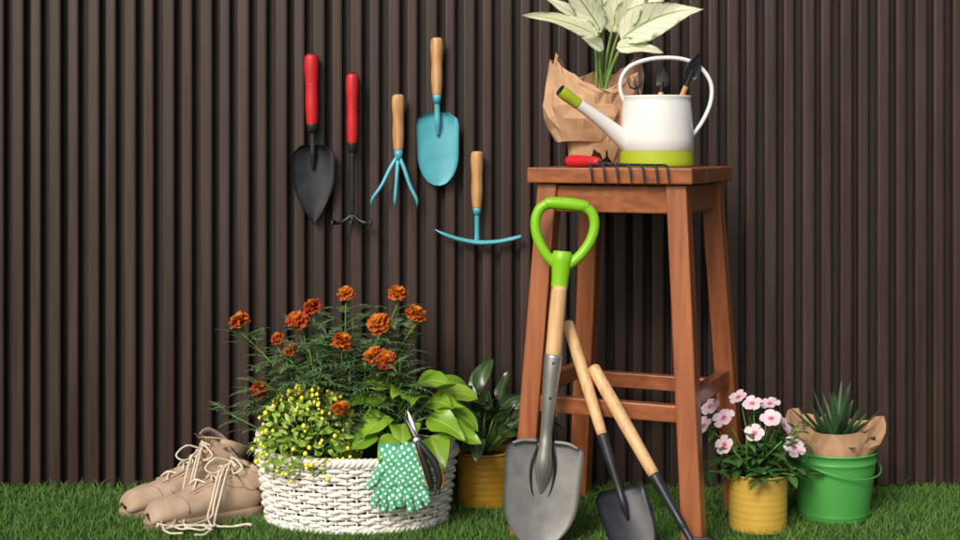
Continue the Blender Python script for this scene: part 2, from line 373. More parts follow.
def leaning(name,top,bot,fr,r,kind):
    top=Vector(top);bot=Vector(bot);ax=(bot-top);L=ax.length;ax.normalize()
    sd=Vector((1,0,0));sd=(sd-ax*sd.dot(ax)).normalized();nf=sd.cross(ax)
    if nf.y>0:nf=-nf
    P=lambda t,x=0,o=0: tuple(top+ax*(L*t)+sd*x+nf*o)
    mb=MB(name)
    stube(mb,[P(0)+(r*.6,),P(.012)+(r*.95,),P(.05)+(r,),P(fr[0]*.5)+(r*1.02,),P(fr[0])+(r*.85,)],M_handle,n=14)
    stube(mb,[P(fr[0]-.015)+(r*.98,),P(fr[0]+.05)+(r*.85,),P(fr[1])+(r*.6,),P(fr[1]+.07)+(r*.6,),P(fr[1]+.13,0,-.006)+(r*.25,)],M_blackmetal,n=12)
    if kind=='blade': scoop(mb,P(fr[1]),ax,nf,L*(1-fr[1]),.105,M_blackmetal,PS,.014,thick=.0018)
    else:
        stube(mb,[P(fr[1])+(r*.6,),P(fr[1]+.12)+(r*.5,),P(.86)+(r*.5,)],M_blackmetal,n=10)
        for x in(-.034,0,.034):
            stube(mb,[P(.85)+(.004,),P(.875,x*.6,.004)+(.004,),P(.9,x,.004)+(.0038,),P(1,x,-.004)+(.0015,)],M_blackmetal,n=7)
    mb.build()
leaning('garden_spade',(.179,-.418,.447),(.312,-.585,.003),(.50,.70),.0125,'blade')
leaning('garden_fork',(.228,-.452,.360),(.432,-.645,.003),(.56,.72),.0135,'fork')

# ------------------------------------------------------------ pots
def pot(name,c,r0,r1,h,mat,amp,ribs=6):
    mb=MB(name); pr=[(0,.002),(r0*.96,.002),(r0,.005)]
    n=48
    for i in range(n+1):
        t=i/n; z=.006+(h-.012)*t; r=r0+(r1-r0)*t
        k=0
        if .12<t<.88: k=amp*math.sin((t-.12)/.76*math.pi*2*ribs)
        pr.append((r+k,z))
    pr+=[(r1+.002,h-.005),(r1+.003,h-.002),(r1+.0015,h),(r1-.001,h-.001),(r1-.003,h-.006),(r1-.004,h-.02)]
    lathe(mb,c,pr,mat,n=64)
    lathe(mb,c,[(r1-.002,h-.016),(r1*.5,h-.011),(.001,h-.012)],M_soil,n=32)
    return mb
pot('flower_pot',(.585,-.348,0),.0600,.0615,.122,M_pot,.00022).build()
pot('flower_pot',(.010,-.150,0),.0600,.0615,.124,M_pot2,.0003).build()
bk=MB('metal_bucket'); c=(.769,-.250,0); h=.150
pr=[(0,.006),(.069,.006),(.071,0),(.074,0),(.0745,.006),(.0755,.012),(.0765,.0135),(.0762,.015)]
for i in range(12): t_=i/11; pr.append((.0762+.0135*t_,.018+.105*t_))
pr+=[(.092,.126),(.093,.128),(.092,.130),(.0915,h-.006),(.094,h-.005),(.0955,h-.002),(.094,h),(.0915,h-.001),(.090,h-.01),(.088,h-.03)]
lathe(bk,c,pr,M_bucket,n=64); lathe(bk,c,[(.089,h-.025),(.04,h-.018),(.001,h-.02)],M_soil,n=32)
for sg in(-1,1):
    a=math.radians(215 if sg<0 else 35)
    rad=Vector((math.cos(a),math.sin(a),0)); e=Vector(c)+rad*.0955+V(0,0,h-.018); tn=Vector((-rad.y,rad.x,0))
    box(bk,e+rad*.001,tn*.013,rad*.0015,Vector((0,0,.016)),M_bucket)
    lathe(bk,e+rad*.002,[(.007,0),(.007,.004),(.004,.005),(0,.005)],M_bucket,n=14,axis=rad)
a0=math.radians(215); pts=[]
for i in range(29):
    t_=i/28; a=a0+math.pi*t_; dz=.030*math.sin(math.pi*t_)
    pts.append((c[0]+.1005*math.cos(a),c[1]+.1005*math.sin(a),h-.018-dz))
tube(bk,pts,.0016,M_bucket,n=6)
bk.build()

# ------------------------------------------------------------ paper collar generator
def paper(mb,c,rows,nseg,jr,top,seed,sy=1):
    rs=random.Random(seed); vs=[];fs=[]
    for ri,(z,r) in enumerate(rows):
        for j in range(nseg):
            a=2*math.pi*(j+rs.uniform(-.25,.25))/nseg; last=ri==len(rows)-1
            k=r*(1+rs.uniform(-jr,jr)*(0.4+ri/len(rows))*(1 if j%2 else -.8))
            zz=z+rs.uniform(-.004,.004)+(top(a) if last else (top(a)*.5 if ri==len(rows)-2 else 0))
            vs.append((c[0]+k*math.cos(a),c[1]+k*math.sin(a)*sy,max(c[2]+zz,c[2]+.001)))
    for i in range(len(rows)-1):
        for j in range(nseg):
            a=i*nseg+j;b=i*nseg+(j+1)%nseg;c_=b+nseg;d=a+nseg
            if rs.random()<.5: fs+=[(a,b,c_),(a,c_,d)]
            else: fs+=[(a,b,d),(b,c_,d)]
    mb.add(vs,fs,M_paper,None,False)

# ------------------------------------------------------------ aloe in bucket
M_aloe=leafmat('aloe_leaf',(.030,.080,.032),(.05,.115,.045),edge=(.14,.24,.11),edge_lo=.92,rough=.38,trans=0)
al=MB('aloe_plant'); c=Vector((.775,-.25,.140))
for i in range(34):
    a=i*2.399; k=i/34; el=math.radians(14+68*k+rr(-8,8)); d=V(math.cos(a)*math.cos(el),math.sin(a)*math.cos(el),math.sin(el))
    leaf(al,c+V(math.cos(a),math.sin(a),0)*.014*(1-k)+V(0,0,.012),d,V(0,0,1)-d*.3,rr(.10,.155)*(.85+.15*k),.024,M_aloe,STRAP,rr(-.6,.1),.28,nu=4,nv=9)
al.build()
pp=MB('kraft_paper_wrap'); paper(pp,(.772,-.25,.10),[(0,.070),(.02,.078),(.045,.082),(.07,.092),(.095,.103)],34,.05,lambda a:.014*math.sin(3*a+1)+.010*math.cos(5*a)+.012*max(0,math.sin(a)),5); pp.build()

# ------------------------------------------------------------ periwinkle
M_pl=leafmat('periwinkle_leaf',(.03,.10,.022),(.07,.18,.04),mid=(.16,.27,.10),rough=.35)
M_pf=leafmat('periwinkle_petal',(.86,.64,.72),(.88,.76,.81),rough=.6,trans=.25)
nt=M_pf.node_tree; b=nt.nodes['Principled BSDF']; u,v_,w=attr(nt); src=b.inputs['Base Color'].links[0].from_socket
nt.links.new(mix(nt,ramp(nt,v_,.34,.10),src,(.62,.04,.18)),b.inputs['Base Color'])
pv=MB('periwinkle_plant'); c=Vector((.585,-.348,.105))
fl=[(.508,-.40,.190),(.515,-.36,.232),(.474,-.34,.213),(.574,-.36,.266),(.566,-.41,.216),(.618,-.33,.262),(.655,-.39,.182),(.640,-.35,.222),(.600,-.41,.243),(.548,-.335,.278),(.49,-.30,.245)]
for i in range(52):
    a=i*2.4; el=rr(.0,1.35); Ls=rr(.06,.135); d=V(math.cos(a)*math.cos(el),math.sin(a)*math.cos(el),math.sin(el))
    p0=c+V(rr(-.03,.03),rr(-.03,.03),0.01); p1=p0+d*Ls
    tube(pv,[p0,p0+d*Ls*.5+V(0,0,.005),p1],.0018,M_stem,n=5)
    for k in range(7):
        pq=p0.lerp(p1,.3+.12*k); aa=R()*6.28; dd=V(math.cos(aa),math.sin(aa),rr(-.1,.6))
        leaf(pv,pq,dd,V(0,0,1),rr(.03,.048),rr(.014,.023),M_pl,OV,rr(.3,1),.12,nu=2,nv=5)
for (x,y,z) in fl:
    p=V(x+rr(-.004,.004),y,z+rr(-.004,.004)); o=(p-c); o.z*=.5; n=(o.normalized()*.8+V(0,-.65,.35)+V(rr(-.6,.6),0,rr(-.3,.5))).normalized()
    tube(pv,[c.lerp(p,.3),c.lerp(p,.7)+V(0,0,.01),p-n*.012,p],[.0018,.0015,.001,.0012],M_stem,n=5)
    t1=n.cross(V(0,0,1)).normalized(); t2=n.cross(t1); a0=R()*6; Rf=rr(.020,.026)
    for k in range(5):
        a=a0+k*2*math.pi/5+rr(-.06,.06); d=t1*math.cos(a)+t2*math.sin(a)
        leaf(pv,p+n*.0004*k,d+n*rr(.02,.3),n,Rf*rr(.92,1.05),Rf*.98,M_pf,lambda t:(.2+1.0*t**.8)*(math.sqrt(max(0,1-((t-.6)/.42)**2)) if t>.6 else 1),.15,.03,nu=4,nv=6,wave=.05)
    lathe(pv,p+n*.001,[(.0015,0),(.001,.0012),(0,.0015)],M_yel,n=6,axis=n)
pv.build()

# ------------------------------------------------------------ dark foliage plant behind
M_dk=leafmat('prayer_plant_leaf',(.022,.048,.018),(.045,.085,.025),mid=(.11,.17,.06),veins=7,vein_c=(.085,.14,.05),rough=.28,trans=.06,vs_=.7)
dk=MB('prayer_plant'); c=Vector((.000,-.150,.115))
for i in range(48):
    a=i*2.4+rr(-.3,.3); el=rr(.35,1.4); Ls=rr(.03,.135); d=V(math.cos(a)*math.cos(el),math.sin(a)*math.cos(el)*.8,math.sin(el))
    p0=c+V(math.cos(a),math.sin(a),0)*.015; p1=p0+d*Ls
    tube(dk,[p0,p0+d*Ls*.6,p1],.0018,M_stem,n=5)
    nn=V(rr(-.3,.3),-.9,.6) if i%2 else V(0,0,1)-d*.2
    leaf(dk,p1,d+V(rr(-.3,.3),0,rr(-.5,.15)),nn,rr(.060,.095),rr(.028,.044),M_dk,BROAD,rr(.4,1.5),.12,nu=4,nv=9,wave=.09)
dk.build()

# ------------------------------------------------------------ watering can
wc=MB('watering_can'); c=Vector((.375,-.325,ZS+.0005)); H=.150; cy_=c.y
lathe(wc,c,[(0,.003),(.072,.003),(.0745,0),(.077,.001),(.0785,.006),(.0785,.012),(.0775,.034)],M_limecan,n=64)
pr=[(.0775,.034),(.0782,.0345),(.0775,.06),(.0755,.10),(.0725,.135),(.0705,H-.006),(.0725,H-.003),(.072,H),(.070,H-.001),(.068,H-.01),(.072,.08),(.074,.05)]
lathe(wc,c,pr,M_white,n=64); lathe(wc,c,[(.074,.05),(0.001,.05)],M_white,n=64)
stube(wc,[(.330,cy_-.01,.798,.022),(.300,cy_-.022,.822,.019),(.262,cy_-.037,.853,.0150),(.225,cy_-.052,.880,.0125),(.195,cy_-.064,.899,.0112)],M_white,n=20)
stube(wc,[(.203,cy_-.061,.8940,.0120),(.192,cy_-.066,.902,.0122),(.178,cy_-.072,.912,.0130),(.166,cy_-.077,.9215,.012)],M_limecan,n=20)
ad=Vector((-.012,-.005,.0095)).normalized(); lathe(wc,Vector((.166,cy_-.077,.9215))+ad*.0008,[(.0125,0),(.011,.0006),(.0100,-.0005),(.0001,-.0006)],M_darksteel,n=20,axis=ad)
hp=[(.312,cy_,.890),(.299,cy_,.920),(.300,cy_,.950),(.320,cy_,.976),(.364,cy_,.991),(.422,cy_,.992),(.464,cy_,.976),(.489,cy_,.942),(.490,cy_,.902),(.473,cy_,.860),(.446,cy_,.822)]
q=spl(hp,6); tube(wc,q,.0058,M_white,n=12,flat=.8,up=(1,0,0)); wc.build()
def littletool(name,p0,p1,kind):
    mb=MB(name); p0=Vector(p0);p1=Vector(p1); d=(p1-p0).normalized(); L=(p1-p0).length
    P=lambda t:tuple(p0+d*L*t)
    if kind=='t':
        stube(mb,[P(0)+(.006,),P(.25)+(.0065,),P(.58)+(.0055,)],M_wood,n=10)
        stube(mb,[P(.55)+(.0045,),P(.68)+(.0034,),P(.78)+(.003,)],M_blackmetal,n=8)
        scoop(mb,P(.66),d,(.25,-1,0.1),L*.36,.034,M_blackmetal,PT,.004,nu=6,nv=10,thick=.001)
    elif kind=='s':
        stube(mb,[P(0)+(.006,),P(.3)+(.0065,),P(.6)+(.0055,)],M_wood,n=10)
        stube(mb,[P(.58)+(.0035,),P(.75)+(.0028,)],M_blackmetal,n=8)
        scoop(mb,P(.68),d,(-.5,-1,0.1),L*.30,.034,M_blackmetal,PT,.005,nu=6,nv=10,thick=.001)
    else:
        stube(mb,[P(0)+(.0055,),P(.3)+(.006,),P(.6)+(.005,)],M_wood,n=10)
        stube(mb,[P(.58)+(.003,),P(.8)+(.0025,)],M_blackmetal,n=8)
        s=d.cross(V(0,-1,0)).normalized()
        for k in(-1,0,1):
            a=Vector(P(.78)); tube(mb,[a,a+s*k*.012+d*.008,a+s*k*.014+d*.03+V(0,-.004,0)],[.0022,.0022,.001],M_blackmetal,n=6)
    mb.build()
littletool('hand_trowel',(.400,-.315,.84),(.462,-.345,1.000),'t')
littletool('hand_shovel',(.378,-.30,.83),(.394,-.295,.982),'s')
littletool('hand_fork',(.358,-.33,.84),(.325,-.335,.950),'f')

# ------------------------------------------------------------ caladium in kraft paper
M_cal=leafmat('caladium_leaf',(.76,.76,.52),(.80,.80,.64),edge=(.14,.30,.05),edge_lo=.84,mid=(.26,.42,.11),veins=8,vein_c=(.30,.46,.14),rough=.5,trans=.2,vs_=.75,midw=.10)
ca=MB('caladium_plant'); base=Vector((.265,-.200,.90))
LV=[((.249,-.235,1.050),(.090,-.27,1.098),.045,.5),((.262,-.22,1.065),(.172,-.25,1.185),.062,.5),((.273,-.20,1.072),(.262,-.21,1.24),.082,.3),
    ((.292,-.215,1.065),(.382,-.24,1.20),.084,.6),((.318,-.225,1.045),(.482,-.275,1.120),.090,.8),((.262,-.25,1.02),(.212,-.29,1.045),.034,.5),
    ((.308,-.235,1.020),(.405,-.26,1.012),.040,.6),((.255,-.2,1.055),(.13,-.2,1.15),.040,.5),((.31,-.22,1.07),(.44,-.25,1.185),.070,.6)]
for s_,e_,W,dr in LV:
    s_=Vector(s_);e_=Vector(e_); d=e_-s_; L_=d.length*1.05
    stube(ca,[tuple(base+V(rr(-.012,.012),rr(-.012,.012),0))+(.0040,),tuple(base.lerp(s_,.55)+V(0,0,.01))+(.0032,),tuple(s_)+(.0022,)],M_stemp,n=7)
    leaf(ca,s_-d.normalized()*.01,d.normalized()+V(0,0,dr*.45),V(rr(-.5,.5),-1.0,.55),L_,W,M_cal,HEART,dr,.14,nu=10,nv=20,wave=.085)
ca.build()
cp=MB('kraft_paper_wrap')
lathe(cp,(.262,-.195,ZS+.001),[(0,0),(.055,0),(.064,.12),(.060,.12),(.0,.12)],M_soil,n=24)
def topf(a):
    d=math.cos(a-math.pi*.98); e=math.cos(a-.35); g=math.cos(a+math.pi/2)
    return .045*max(0,d)**4+.035*max(0,e)**3-.030*max(0,g)**3+.008*math.sin(5*a)
paper(cp,(.262,-.195,ZS+.001),[(0,.062),(.02,.066),(.045,.069),(.07,.074),(.10,.080),(.13,.086),(.16,.095),(.185,.098),(.20,.094)],34,.06,topf,12,.85)
paper(cp,(.236,-.200,ZS+.001),[(.055,.070),(.08,.082),(.105,.094),(.130,.096),(.155,.088),(.185,.080)],26,.07,lambda a:.05*max(0,math.cos(a-math.pi))**3-.07*max(0,math.cos(a)),4,.85)
cp.build()

# ------------------------------------------------------------ hand rake on the seat edge
hr=MB('hand_rake')
stube(hr,[(.183,-.352,ZS+.012,.008),(.190,-.358,ZS+.0125,.0125),(.215,-.385,ZS+.0125,.0125),(.238,-.408,ZS+.0115,.011),(.245,-.416,ZS+.0105,.008)],M_red,n=14)
stube(hr,[(.243,-.414,ZS+.0105,.004),(.262,-.432,ZS+.008,.0035),(.285,-.45,ZS+.006,.0035)],M_blackmetal,n=8)
def yedge(x):
    p=C-e1*hs; k=(x-p.x)/e2.x; return p.y+e2.y*k
for i,xx in enumerate((.222,.247,.272,.297,.322,.347,.368)):
    ye=yedge(xx); 
    stube(hr,[(.275+(xx-.29)*.1,-.442,ZS+.007,.0026),(xx*.8+.29*.2,ye+.022,ZS+.006,.0026),(xx,ye-.004,ZS+.006,.0026),(xx+.003,ye-.014,ZS-.004,.0025),(xx+.006,ye-.016,ZS-.036,.0014)],M_blackmetal,n=7,k=5)
hr.build()

# ------------------------------------------------------------ shoes
def boot(toe,heel,hk,seed,tilt=0):
    rs=random.Random(seed); mb=MB('shoe'); toe=Vector(toe);heel=Vector(heel); dx=(heel-toe); Lb=dx.length; dx.normalize(); sc=Lb/.275
    lat=Vector((-dx.y,dx.x,0)); 
    def W(x,y,z): return toe+dx*(x*sc)+lat*(y*sc)+Vector((0,0,z*sc))
    secs=[(.001,.020,.002,.034,.022),(.004,.013,.008,.051,.039),(.022,.011,.026,.064,.049),(.055,.011,.058,.070,.052),(.09,.011,.092,.078,.050),
          (.13,.011,.126,.093,.045),(.17,.011,.150,.110,.041),(.215,.011,.165,.126,.039),(.256,.013,.175,.137,.038),(.273,.035,.182,.147,.039),(.276,.065,.187,.156,.041),
          (.272,.092,.186,.170,.045),(.276,.115,.180,.187,.050),(.286,.132,.172,.200,.055),(.294,.148,.162,.212,.060)]
    secs=spl(secs,2); n=40; vs=[];fs=[]
    for k,(bx,bz,tx,tz,w) in enumerate(secs):
        b=np.array([bx,bz]);t=np.array([tx,tz])
        if b[1]>.03 : b=b+np.array([tilt*(b[1]-.03),-(1-hk)*(b[1]-.03)])
        if t[1]>.09 : t=t+np.array([tilt*(t[1]-.09),-(1-hk)*(t[1]-.09)])
        for j in range(n):
            a=2*math.pi*j/n; c_,s_=math.cos(a),math.sin(a)
            cu=math.copysign(abs(c_)**.85,c_); su=math.copysign(abs(s_)**.8,s_)
            m_=(b+t)/2+(t-b)/2*cu; yy=w*su*(1-.22*max(0,cu))
            amp=.0009 if k<7 else min(.0055,.0009+(k-7)*.0004)
            wr=amp*(math.sin(k*1.35+a*2+seed)+.6*math.sin(k*2.1-a*3+seed*2))+rs.uniform(-.0005,.0005)
            if k>=len(secs)-3: wr+=.006*math.sin(a*2+seed)
            vs.append(W(m_[0]+wr*.5,yy+wr*math.copysign(1,s_),m_[1]+wr))
    K=len(secs)
    for i in range(K-1):
        for j in range(n): fs.append((i*n+j,i*n+(j+1)%n,(i+1)*n+(j+1)%n,(i+1)*n+j))
    fs.append(tuple(range(n)))
    mb.add(vs,fs,M_canvas)
    last=[Vector(v) for v in vs[-n:]]; cen=sum(last,Vector())/n
    v2=[tuple(v) for v in last]+[tuple(v+(cen-v)*.03+V(0,0,.003)) for v in last]+[tuple(v+(cen-v)*.09+V(0,0,.002)) for v in last]+[tuple(v+(cen-v)*.13-V(0,0,.004)) for v in last]
    mb.add(v2,[(i*n+j,i*n+(j+1)%n,(i+1)*n+(j+1)%n,(i+1)*n+j) for i in(0,1,2) for j in range(n)],M_canvas)
    v3=[tuple(v+(cen-v)*.12-V(0,0,.002)) for v in last]+[tuple(v+(cen-v)*.3-V(0,0,.05)) for v in last]
    mb.add(v3,[(j,(j+1)%n,n+(j+1)%n,n+j) for j in range(n)]+[tuple(range(n,2*n))],M_bootin)
    wd=lambda x: .052*math.sin(math.pi*min(1,max(0,(x+.008)/.09))*.5)**.6 if x<.082 else (.052-.015*math.sin(math.pi*(x-.082)/.192*.5) if x<.24 else .037*math.sqrt(max(0,1-((x-.24)/.042)**2)))
    xs=[-.008+.290*(1-math.cos(math.pi*i/36))/2 for i in range(37)]
    loop=[(x,wd(x)+.003) for x in xs]+[(x,-wd(x)-.003) for x in xs[::-1][1:-1]]
    m_=len(loop); vv=[]
    for z,g in((.0,.97),(.004,1.0),(.010,.99),(.012,1.0),(.020,1.0),(.023,.97)):
        for x,y in loop: vv.append(W(.14+(x-.14)*g,y*g,z))
    ff=[(i*m_+j,i*m_+(j+1)%m_,(i+1)*m_+(j+1)%m_,(i+1)*m_+j) for i in range(5) for j in range(m_)]
    ff.append(tuple(range(5*m_,6*m_))); mb.add(vv,ff,M_sole,None,True)
    def surf(s_,a,o=.0012):
        s_=s_*2; i=min(K-2,int(s_)); f_=s_-i; j=(a/(2*math.pi)*n)%n; j0=int(j); fj=j-j0
        g=lambda i,j:Vector(vs[i*n+j%n])
        p=g(i,j0).lerp(g(i,j0+1),fj).lerp(g(i+1,j0).lerp(g(i+1,j0+1),fj),f_)
        cc=sum((Vector(v) for v in vs[i*n:(i+1)*n]),Vector())/n
        return p+(p-cc).normalized()*o
    tube(mb,[surf(3.0+.72*math.sin(abs(a)),a) for a in np.linspace(-1.7,1.7,24)],.0014,M_seam,n=6)
    for sg in(-1,1):
        tube(mb,[surf(4+ (k/16)*9.5,sg*(.45+.08*math.sin(k/16*3))) for k in range(17)],.0024,M_seam,n=6)
        tube(mb,[surf(4.2+ (k/16)*9.2,sg*(.70+.08*math.sin(k/16*3)),.0006) for k in range(17)],.0010,M_seam,n=5)
        tube(mb,[surf(7+ (k/10)*3.5,sg*(1.0+1.1*(k/10)**.8)) for k in range(11)],.0015,M_seam,n=6)
    tp=surf(13.2,0,-.006); td=(surf(13.9,0)-surf(12,0)).normalized()
    leaf(mb,tp-td*.03,td+V(0,0,.1)+dx*.1,lat.cross(td),.062*sc,.066*sc,M_canvas,lambda t:.85+.25*t-(max(0,t-.55)*1.9)**2,.3,-.10,nu=10,nv=12,wave=.03)
    for k in range(6):
        s0=4.4+k*1.3; s0=min(s0,12.4)
        up=V(0,0,.004)-dx*.003
        for aa,bb,hh in((s0,s0+.8,1.0),(s0+.8,s0,1.8)):
            a=surf(aa,-.46);b=surf(bb,.46);m0=surf(s0+.4,0)
            tube(mb,[p[:3] for p in spl([tuple(a+up*.4),tuple(m0+up*hh),tuple(b+up*.4)],5)],.0024,M_lace,n=6)
    kn=surf(9.6,0)+V(0,0,.006)
    lathe(mb,kn,[(.0005,-.005),(.0045,-.002),(.0045,.002),(.0005,.005)],M_lace,n=8)
    for q_ in range(3):
        pts=[tuple(kn)]; p=kn+V(rs.uniform(-.02,.01),-.040,-.012); pts.append(tuple(p))
        p=V(p.x-.01,p.y-.040,.050); pts.append(tuple(p)); p=V(p.x-.005,p.y-.01,.024); pts.append(tuple(p))
        dd=(2.6 if q_==0 else (.4 if q_==1 else -2.0)); turn=rs.choice((-1,1))*.45
        for k in range(8):
            dd+=turn+rs.uniform(-.5,.5); p=p+V(math.cos(dd)*.024,math.sin(dd)*.014,0); p.z=.021+rs.uniform(-.002,.003)
            p.y=max(-.47,min(p.y,-.395)); pts.append(tuple(p))
        tube(mb,[v[:3] for v in spl(pts,6)],.0023,M_lace,n=6)
    for sg in(-1,1):
        lp=[tuple(kn),tuple(kn+V(sg*.02-.01,-.02,.012)),tuple(kn+V(sg*.040-.01,-.035,-.006)),tuple(kn+V(sg*.020-.01,-.030,-.018)),tuple(kn)]
        tube(mb,[v[:3] for v in spl(lp,6)],.0023,M_lace,n=6)
    mb.build()
boot((-.700,-.350,0),(-.484,-.222,0),.50,1,.30)
boot((-.775,-.262,0),(-.570,-.125,0),.76,5,.30)

# ------------------------------------------------------------ wicker basket
bs=MB('wicker_basket'); bc=Vector((-.266,-.270,0)); RX,RY,HB=.211,.132,.152
def bp(th,z,o=0):
    k=.90+.10*(z/HB)**.8; x=(RX*k)*math.cos(th); y=(RY*k)*math.sin(th)
    n=V(math.cos(th)/RX,math.sin(th)/RY,0).normalized(); return bc+V(x,y,z)+n*o
NS=46
acc=[0]; TT=[i*2*math.pi/720 for i in range(721)]
for i in range(720): acc.append(acc[-1]+(bp(TT[i+1],.1)-bp(TT[i],.1)).length)
def th_at(f): return float(np.interp(f*acc[-1],acc,TT))
for k in range(NS):
    th=th_at(k/NS); tube(bs,[bp(th,.002+i*(HB-.002)/6) for i in range(7)],.0026,M_wick,n=6)
rows=17
for r in range(rows):
    z=.007+r*(HB-.018)/(rows-1); pts=[]; rds=[]
    M_=NS*6
    for i in range(M_):
        f_=i/M_; th=th_at(f_); o=(.0046+.0008*math.sin(i*.31+r*1.9))*math.cos(math.pi*(f_*NS+r)); zz=z+.0012*math.sin(f_*37+r*2.1)+.0008*math.sin(i*.9+r*3.3)
        pts.append(bp(th,zz,o)); rds.append(.0042+.0005*math.sin(i*.13+r*5))
    tube(bs,pts,rds,M_wick,n=7,closed=True,flat=1.0,up=(0,0,1))
for z0,rd,am in((HB-.002,.0052,.006),(.006,.0042,.004)):
    for ph in(0,2.094,4.188):
        pts=[]
        for i in range(260):
            f_=i/260; th=th_at(f_); a=f_*2*math.pi*30+ph; pts.append(bp(th,z0+am*math.sin(a),.001+am*math.cos(a)))
        tube(bs,pts,rd,M_wick,n=7,closed=True)
vs=[];fs=[]
for z,o in((.004,-.012),(HB-.012,-.012)):
    for k in range(64): vs.append(bp(2*math.pi*k/64,z,o))
fs=[(k,(k+1)%64,64+(k+1)%64,64+k) for k in range(64)]
bs.add(vs,fs,M_soil); bs.add([bp(2*math.pi*k/64,HB-.03,-.012) for k in range(64)],[tuple(range(64))],M_soil)
for sg,th in((-1,math.pi),(1,0)):
    for q_ in(0,1):
        pts=[bp(th+.28*sg*s_,HB+.004+.034*math.sqrt(max(0,1-s_*s_)),-.004+.004*q_) for s_ in np.linspace(-1,1,17)]
        tube(bs,pts,.0042,M_wick,n=7)
bs.build()

# ------------------------------------------------------------ marigolds
M_ml=leafmat('marigold_leaf',(.08,.145,.06),(.15,.24,.11),rough=.55,trans=.2)
M_mp=leafmat('marigold_petal',(.36,.014,.004),(.90,.36,.015),edge=(.92,.34,.015),edge_lo=.98,tip=((.92,.36,.015),.90,1.18),rough=.65,trans=.15)
def pinnate(mb,p,d,L,mat):
    d=Vector(d).normalized(); s=d.cross(V(0,0,1)); 
    if s.length<.1: s=V(1,0,0)
    s.normalize(); w=R(); pts=[Vector(p)]; n=6
    for i in range(n):
        d=(d+V(0,0,-.09)).normalized(); pts.append(pts[-1]+d*L/n)
        t=(i+1)/n; ll=L*.40*math.sin(math.pi*(.22+.72*t))
        up=s.cross(d)
        for sg in(-1,1):
            if i==0: continue
            dd=(s*sg+d*.75+up*.15); leaf(mb,pts[-1],dd,up,ll*rr(.8,1.2),.0068,mat,LANCE,rr(.1,.6),.1,nu=2,nv=3,w=w)
    leaf(mb,pts[-1],d,s.cross(d),L*.3,.0068,mat,LANCE,.3,.1,nu=2,nv=3,w=w)
    tube(mb,pts,.0007,M_stem,n=4)
def mhead(mb,p,n,Rr,hv):
    n=Vector(n).normalized(); t1=n.cross(V(.2,.9,.1)).normalized(); t2=n.cross(t1)
    stube(mb,[tuple(p-n*.026)+(.0018,),tuple(p-n*.018)+(.0045,),tuple(p-n*.008)+(.0058,),tuple(p)+(.0062,)],M_stem,n=8,k=3)
    for k,(cnt,el,l,off) in enumerate(((12,-10,1.0,0),(12,10,.95,.002),(11,30,.80,.0035),(8,52,.60,.005),(7,72,.42,.006),(5,85,.34,.006))):
        a0=R()*6
        for i in range(cnt):
            a=a0+i*2*math.pi/cnt+rr(-.15,.15); e=math.radians(el+rr(-12,12)); d=(t1*math.cos(a)+t2*math.sin(a))*math.cos(e)+n*math.sin(e)
            ww=min(1,max(0,hv+(0,0,.08,.25,.65,.95)[k]+rr(-.08,.10)))
            leaf(mb,p+n*off,d,n,Rr*l*rr(.82,1.1),Rr*.60,mat=M_mp,prof=lambda t:.3+.8*t-.25*max(0,t-.8)*5,droop=.15,fold=.1,nu=6,nv=5,wave=.20,w=ww)
mg=MB('marigold_plant')
MF=[(-.521,-.26,.425),(-.394,-.27,.427),(-.368,-.22,.452),(-.292,-.25,.484),(-.181,-.22,.480),(-.218,-.27,.421),(-.139,-.25,.440),(-.296,-.30,.388),(-.225,-.31,.357),
    (-.442,-.24,.385),(-.407,-.29,.366),(-.471,-.30,.283),(-.292,-.375,.258),(-.150,-.21,.402),(-.202,-.32,.352)]
for i,(x,y,z) in enumerate(MF):
    p=V(x,y,z); b0=V(-.30+(x+.30)*.35,-.25+rr(-.03,.03),.12); m1=b0.lerp(p,.5)+V((x+.30)*-.08,0,.03)
    q=spl([tuple(b0)+(.0028,),tuple(m1)+(.0024,),tuple(p-V(0,0,.02))+(.0017,)],8)
    tube(mg,[v[:3] for v in q],[v[3] for v in q],M_stem,n=6)
    sm=.6 if i in(9,10,13) else (.8 if i in (3,11,12) else 1)
    mhead(mg,p,V(rr(-.5,.5),rr(-1.0,-.2),1),.0255*sm*rr(.88,1.08),rr(0,.20))
    for k in range(3,16):
        v=Vector(q[k][:3]); a=R()*6.28
        for aa in(a,a+2.6+rr(-.4,.4)):
            pinnate(mg,v,V(math.cos(aa),math.sin(aa)*.8,rr(.1,.9)),rr(.045,.075),M_ml)
for i in range(62):
    x=rr(-.49,-.12); z=.19+.235*(1-((x+.31)/.22)**2)*rr(.3,1.0); p=V(x,rr(-.34,-.17),z); b0=V(-.30+(x+.30)*.6,-.25,.13)
    tube(mg,[b0,b0.lerp(p,.6)+V(0,0,.02),p],.0014,M_stem,n=5)
    for k in range(8):
        v=b0.lerp(p,.45+.08*k)+V(0,0,.008); a=R()*6.28
        pinnate(mg,v,V(math.cos(a),math.sin(a),rr(.1,1.0)),rr(.045,.075),M_ml)
    if R()<.3: stube(mg,[tuple(p)+(.0015,),tuple(p+V(0,0,.012))+(.0045,),tuple(p+V(0,0,.022))+(.003,)],M_stem,n=7,k=3)
for k in range(11):
    p=V(-.44-.011*k,-.25,.165+.006*k); a=rr(2,4.5); pinnate(mg,p,V(math.cos(a),math.sin(a),rr(0,.8)),rr(.05,.07),M_ml)
tube(mg,[(-.40,-.25,.13),(-.46,-.25,.18),(-.55,-.25,.225)],.0016,M_stem,n=5)
mg.build()

